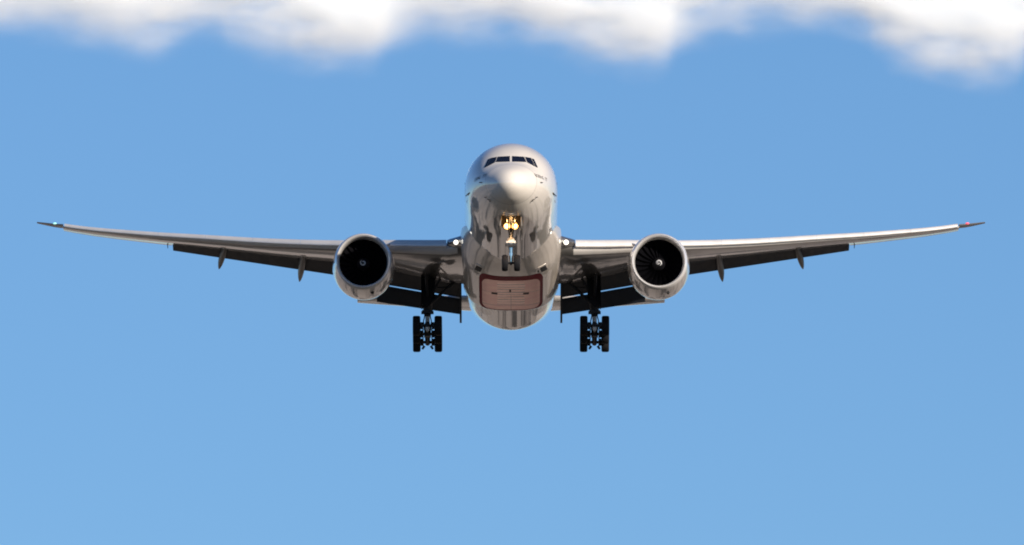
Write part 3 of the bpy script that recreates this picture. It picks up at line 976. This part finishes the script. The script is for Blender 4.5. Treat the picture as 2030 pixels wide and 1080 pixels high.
# ------------------------------------------------------------------ ground under the approach path
def ground_mat():
    m, t, b = new_mat('airfield_ground')
    N, L = t.nodes, t.links
    tc = N.new("ShaderNodeTexCoord")
    def tex(kind, scale, sx=1, sy=1, detail=4):
        mp = N.new("ShaderNodeMapping"); mp.inputs['Scale'].default_value = (sx, sy, 1)
        L.new(tc.outputs['Object'], mp.inputs[0])
        n = N.new(kind); n.inputs['Scale'].default_value = scale
        if 'Detail' in n.inputs: n.inputs['Detail'].default_value = detail
        L.new(mp.outputs[0], n.inputs['Vector'])
        return n
    big = tex("ShaderNodeTexNoise", .004, 1, .35)
    vor = tex("ShaderNodeTexVoronoi", .032, 1, .05)
    fine = tex("ShaderNodeTexNoise", .05, 1, .04, 6)
    cr = N.new("ShaderNodeValToRGB")
    e = cr.color_ramp.elements
    cr.color_ramp.interpolation = 'LINEAR'
    e[0].position = .30; e[0].color = (.018, .018, .014, 1)
    e[1].position = .72; e[1].color = (.66, .54, .42, 1)
    for p, c in ((.46, (.025, .025, .02, 1)), (.48, (.10, .085, .065, 1)), (.54, (.08, .07, .055, 1)), (.57, (.40, .32, .245, 1))):
        k = e.new(p); k.color = c
    sep = N.new("ShaderNodeSeparateColor"); L.new(vor.outputs['Color'], sep.inputs[0])
    ad = N.new("ShaderNodeMix"); ad.inputs[0].default_value = .6
    L.new(big.outputs[0], ad.inputs[2]); L.new(sep.outputs[0], ad.inputs[3])
    ad2 = N.new("ShaderNodeMix"); ad2.inputs[0].default_value = .25
    L.new(ad.outputs[0], ad2.inputs[2]); L.new(fine.outputs[0], ad2.inputs[3])
    L.new(ad2.outputs[0], cr.inputs[0])
    # unseen ground, made dark nearer and pale beyond to shape underside shade and reflections
    sp = N.new("ShaderNodeSeparateXYZ"); L.new(tc.outputs['Object'], sp.inputs[0])
    wob = N.new("ShaderNodeMath"); wob.operation = 'MULTIPLY_ADD'; wob.inputs[1].default_value = 260
    L.new(big.outputs[0], wob.inputs[0]); L.new(sp.outputs['Y'], wob.inputs[2])
    zone = N.new("ShaderNodeMapRange"); zone.inputs[1].default_value = 1270; zone.inputs[2].default_value = 1330
    L.new(wob.outputs[0], zone.inputs[0])
    dark_near = N.new("ShaderNodeValToRGB")
    q = dark_near.color_ramp.elements
    q[0].position = .35; q[0].color = (.03, .028, .018, 1); q[1].position = .65; q[1].color = (.10, .08, .055, 1)
    L.new(fine.outputs[0], dark_near.inputs[0])
    zm = N.new("ShaderNodeMix"); zm.data_type = 'RGBA'
    L.new(zone.outputs[0], zm.inputs[0]); L.new(dark_near.outputs[0], zm.inputs[6]); L.new(cr.outputs[0], zm.inputs[7])
    L.new(zm.outputs[2], b.inputs['Base Color'])
    b.inputs['Roughness'].default_value = .9
    return m
bm = bmesh.new()
bmesh.ops.create_circle(bm, cap_ends=True, radius=30000, segments=96)
g = link_mesh("ground", bm, ground_mat(), None, smooth=False)
g['kind'] = 'structure'

# ------------------------------------------------------------------ cloud bank far behind and above
def cloud():
    CY = 8000.0
    cz = 1.7 + CY * math.tan(ELEV)          # height on the optical axis at that distance
    S = CY / 30200.0 / math.cos(ELEV)       # metres per photo pixel there
    bm = bmesh.new()
    bmesh.ops.create_cube(bm, size=1, matrix=Matrix.Diagonal((900, 28, 150, 1)))
    z_c = cz + 365 * S + 60                 # box centre
    m, t, b = new_mat('cloud_vapour')
    N, L = t.nodes, t.links
    N.remove(b)
    out = N["Material Output"]
    pv = N.new("ShaderNodeVolumePrincipled")
    L.new(pv.outputs[0], out.inputs['Volume'])
    pv.inputs['Color'].default_value = (.975, .990, 1, 1)  # faint blue tint stands in for the haze over the distance
    pv.inputs['Anisotropy'].default_value = -0.4
    tc = N.new("ShaderNodeTexCoord")
    sp = N.new("ShaderNodeSeparateXYZ"); L.new(tc.outputs['Object'], sp.inputs[0])
    def math_(op, a, bb=None, clamp=False):
        n = N.new("ShaderNodeMath"); n.operation = op; n.use_clamp = clamp
        for i, v in enumerate((a, bb)):
            if v is None: continue
            if isinstance(v, (int, float)): n.inputs[i].default_value = v
            else: L.new(v, n.inputs[i])
        return n.outputs[0]
    # underside height profile of the bank, metres below the box centre line
    prof = [(-300, 60), (0, 62), (100, 72), (200, 92), (280, 104), (350, 88), (405, 74), (450, 88), (560, 116), (640, 138), (710, 138), (755, 116), (800, 84), (870, 76),
            (990, 76), (1050, 92), (1120, 112), (1200, 138), (1290, 142), (1340, 112), (1390, 84), (1460, 62), (1600, 54), (1680, 64), (1740, 106), (1810, 142), (1900, 166), (1980, 174), (2040, 132), (2300, 70)]
    fc = N.new("ShaderNodeFloatCurve")
    x0, x1 = -300, 2300
    mr = N.new("ShaderNodeMapRange"); mr.inputs[1].default_value = (x0 - 1015) * S; mr.inputs[2].default_value = (x1 - 1015) * S
    L.new(sp.outputs['X'], mr.inputs[0]); L.new(mr.outputs[0], fc.inputs['Value'])
    cu = fc.mapping.curves[0]
    pts = [((x - x0) / (x1 - x0), y / 200) for x, y in prof]
    cu.points[0].location = pts[0]; cu.points[1].location = pts[-1]
    for p in pts[1:-1]: cu.points.new(*p)
    fc.mapping.update()
    # height above the underside
    ny = math_('MULTIPLY', fc.outputs[0], 200 * S)
    base = (cz + 540 * S) - z_c             # top of the photograph, in box coordinates
    edge = math_('SUBTRACT', base, ny)
    mp = N.new("ShaderNodeMapping"); mp.inputs['Scale'].default_value = (.5, .6, 1.0)
    L.new(tc.outputs['Object'], mp.inputs[0])
    nz = N.new("ShaderNodeTexNoise"); nz.inputs['Scale'].default_value = .055; nz.inputs['Detail'].default_value = 3; nz.inputs['Roughness'].default_value = .5
    L.new(mp.outputs[0], nz.inputs['Vector'])
    nz2 = N.new("ShaderNodeTexNoise"); nz2.inputs['Scale'].default_value = .035; nz2.inputs['Detail'].default_value = 2
    mp2 = N.new("ShaderNodeMapping"); mp2.inputs['Location'].default_value = (41, 7, 3); mp2.inputs['Scale'].default_value = (.7, .7, 1.5)
    L.new(tc.outputs['Object'], mp2.inputs[0]); L.new(mp2.outputs[0], nz2.inputs['Vector'])
    hgt = math_('SUBTRACT', sp.outputs['Z'], edge)
    hgt = math_('ADD', hgt, math_('MULTIPLY', math_('SUBTRACT', nz.outputs[0], .5), 22))
    d = math_('DIVIDE', math_('ADD', hgt, 8), 40, True)
    d = math_('POWER', d, 2.6)
    holes = N.new("ShaderNodeMapRange"); holes.inputs[1].default_value = .36; holes.inputs[2].default_value = .62; holes.inputs[3].default_value = .2; holes.inputs[4].default_value = 1
    L.new(nz2.outputs[0], holes.inputs[0])
    # the bank is denser towards its left end
    lf = N.new("ShaderNodeMapRange"); lf.inputs[1].default_value = (520 - 1015) * S; lf.inputs[2].default_value = (150 - 1015) * S; lf.inputs[3].default_value = 0; lf.inputs[4].default_value = .9
    L.new(sp.outputs['X'], lf.inputs[0])
    h2 = math_('MAXIMUM', holes.outputs[0], lf.outputs[0])
    d = math_('MULTIPLY', math_('MULTIPLY', d, h2), .30)
    # rounded ends of the depth so that no flat face shows
    ey = math_('SUBTRACT', 1, math_('POWER', math_('DIVIDE', math_('ABSOLUTE', sp.outputs['Y']), 14), 2), True)
    L.new(math_('MULTIPLY', d, ey), pv.inputs['Density'])
    m.cycles.volume_step_rate = 0.35
    o = link_mesh("clouds", bm, m, None, smooth=False)
    o.location = (0, CY, z_c)
    o['kind'] = 'stuff'
cloud()
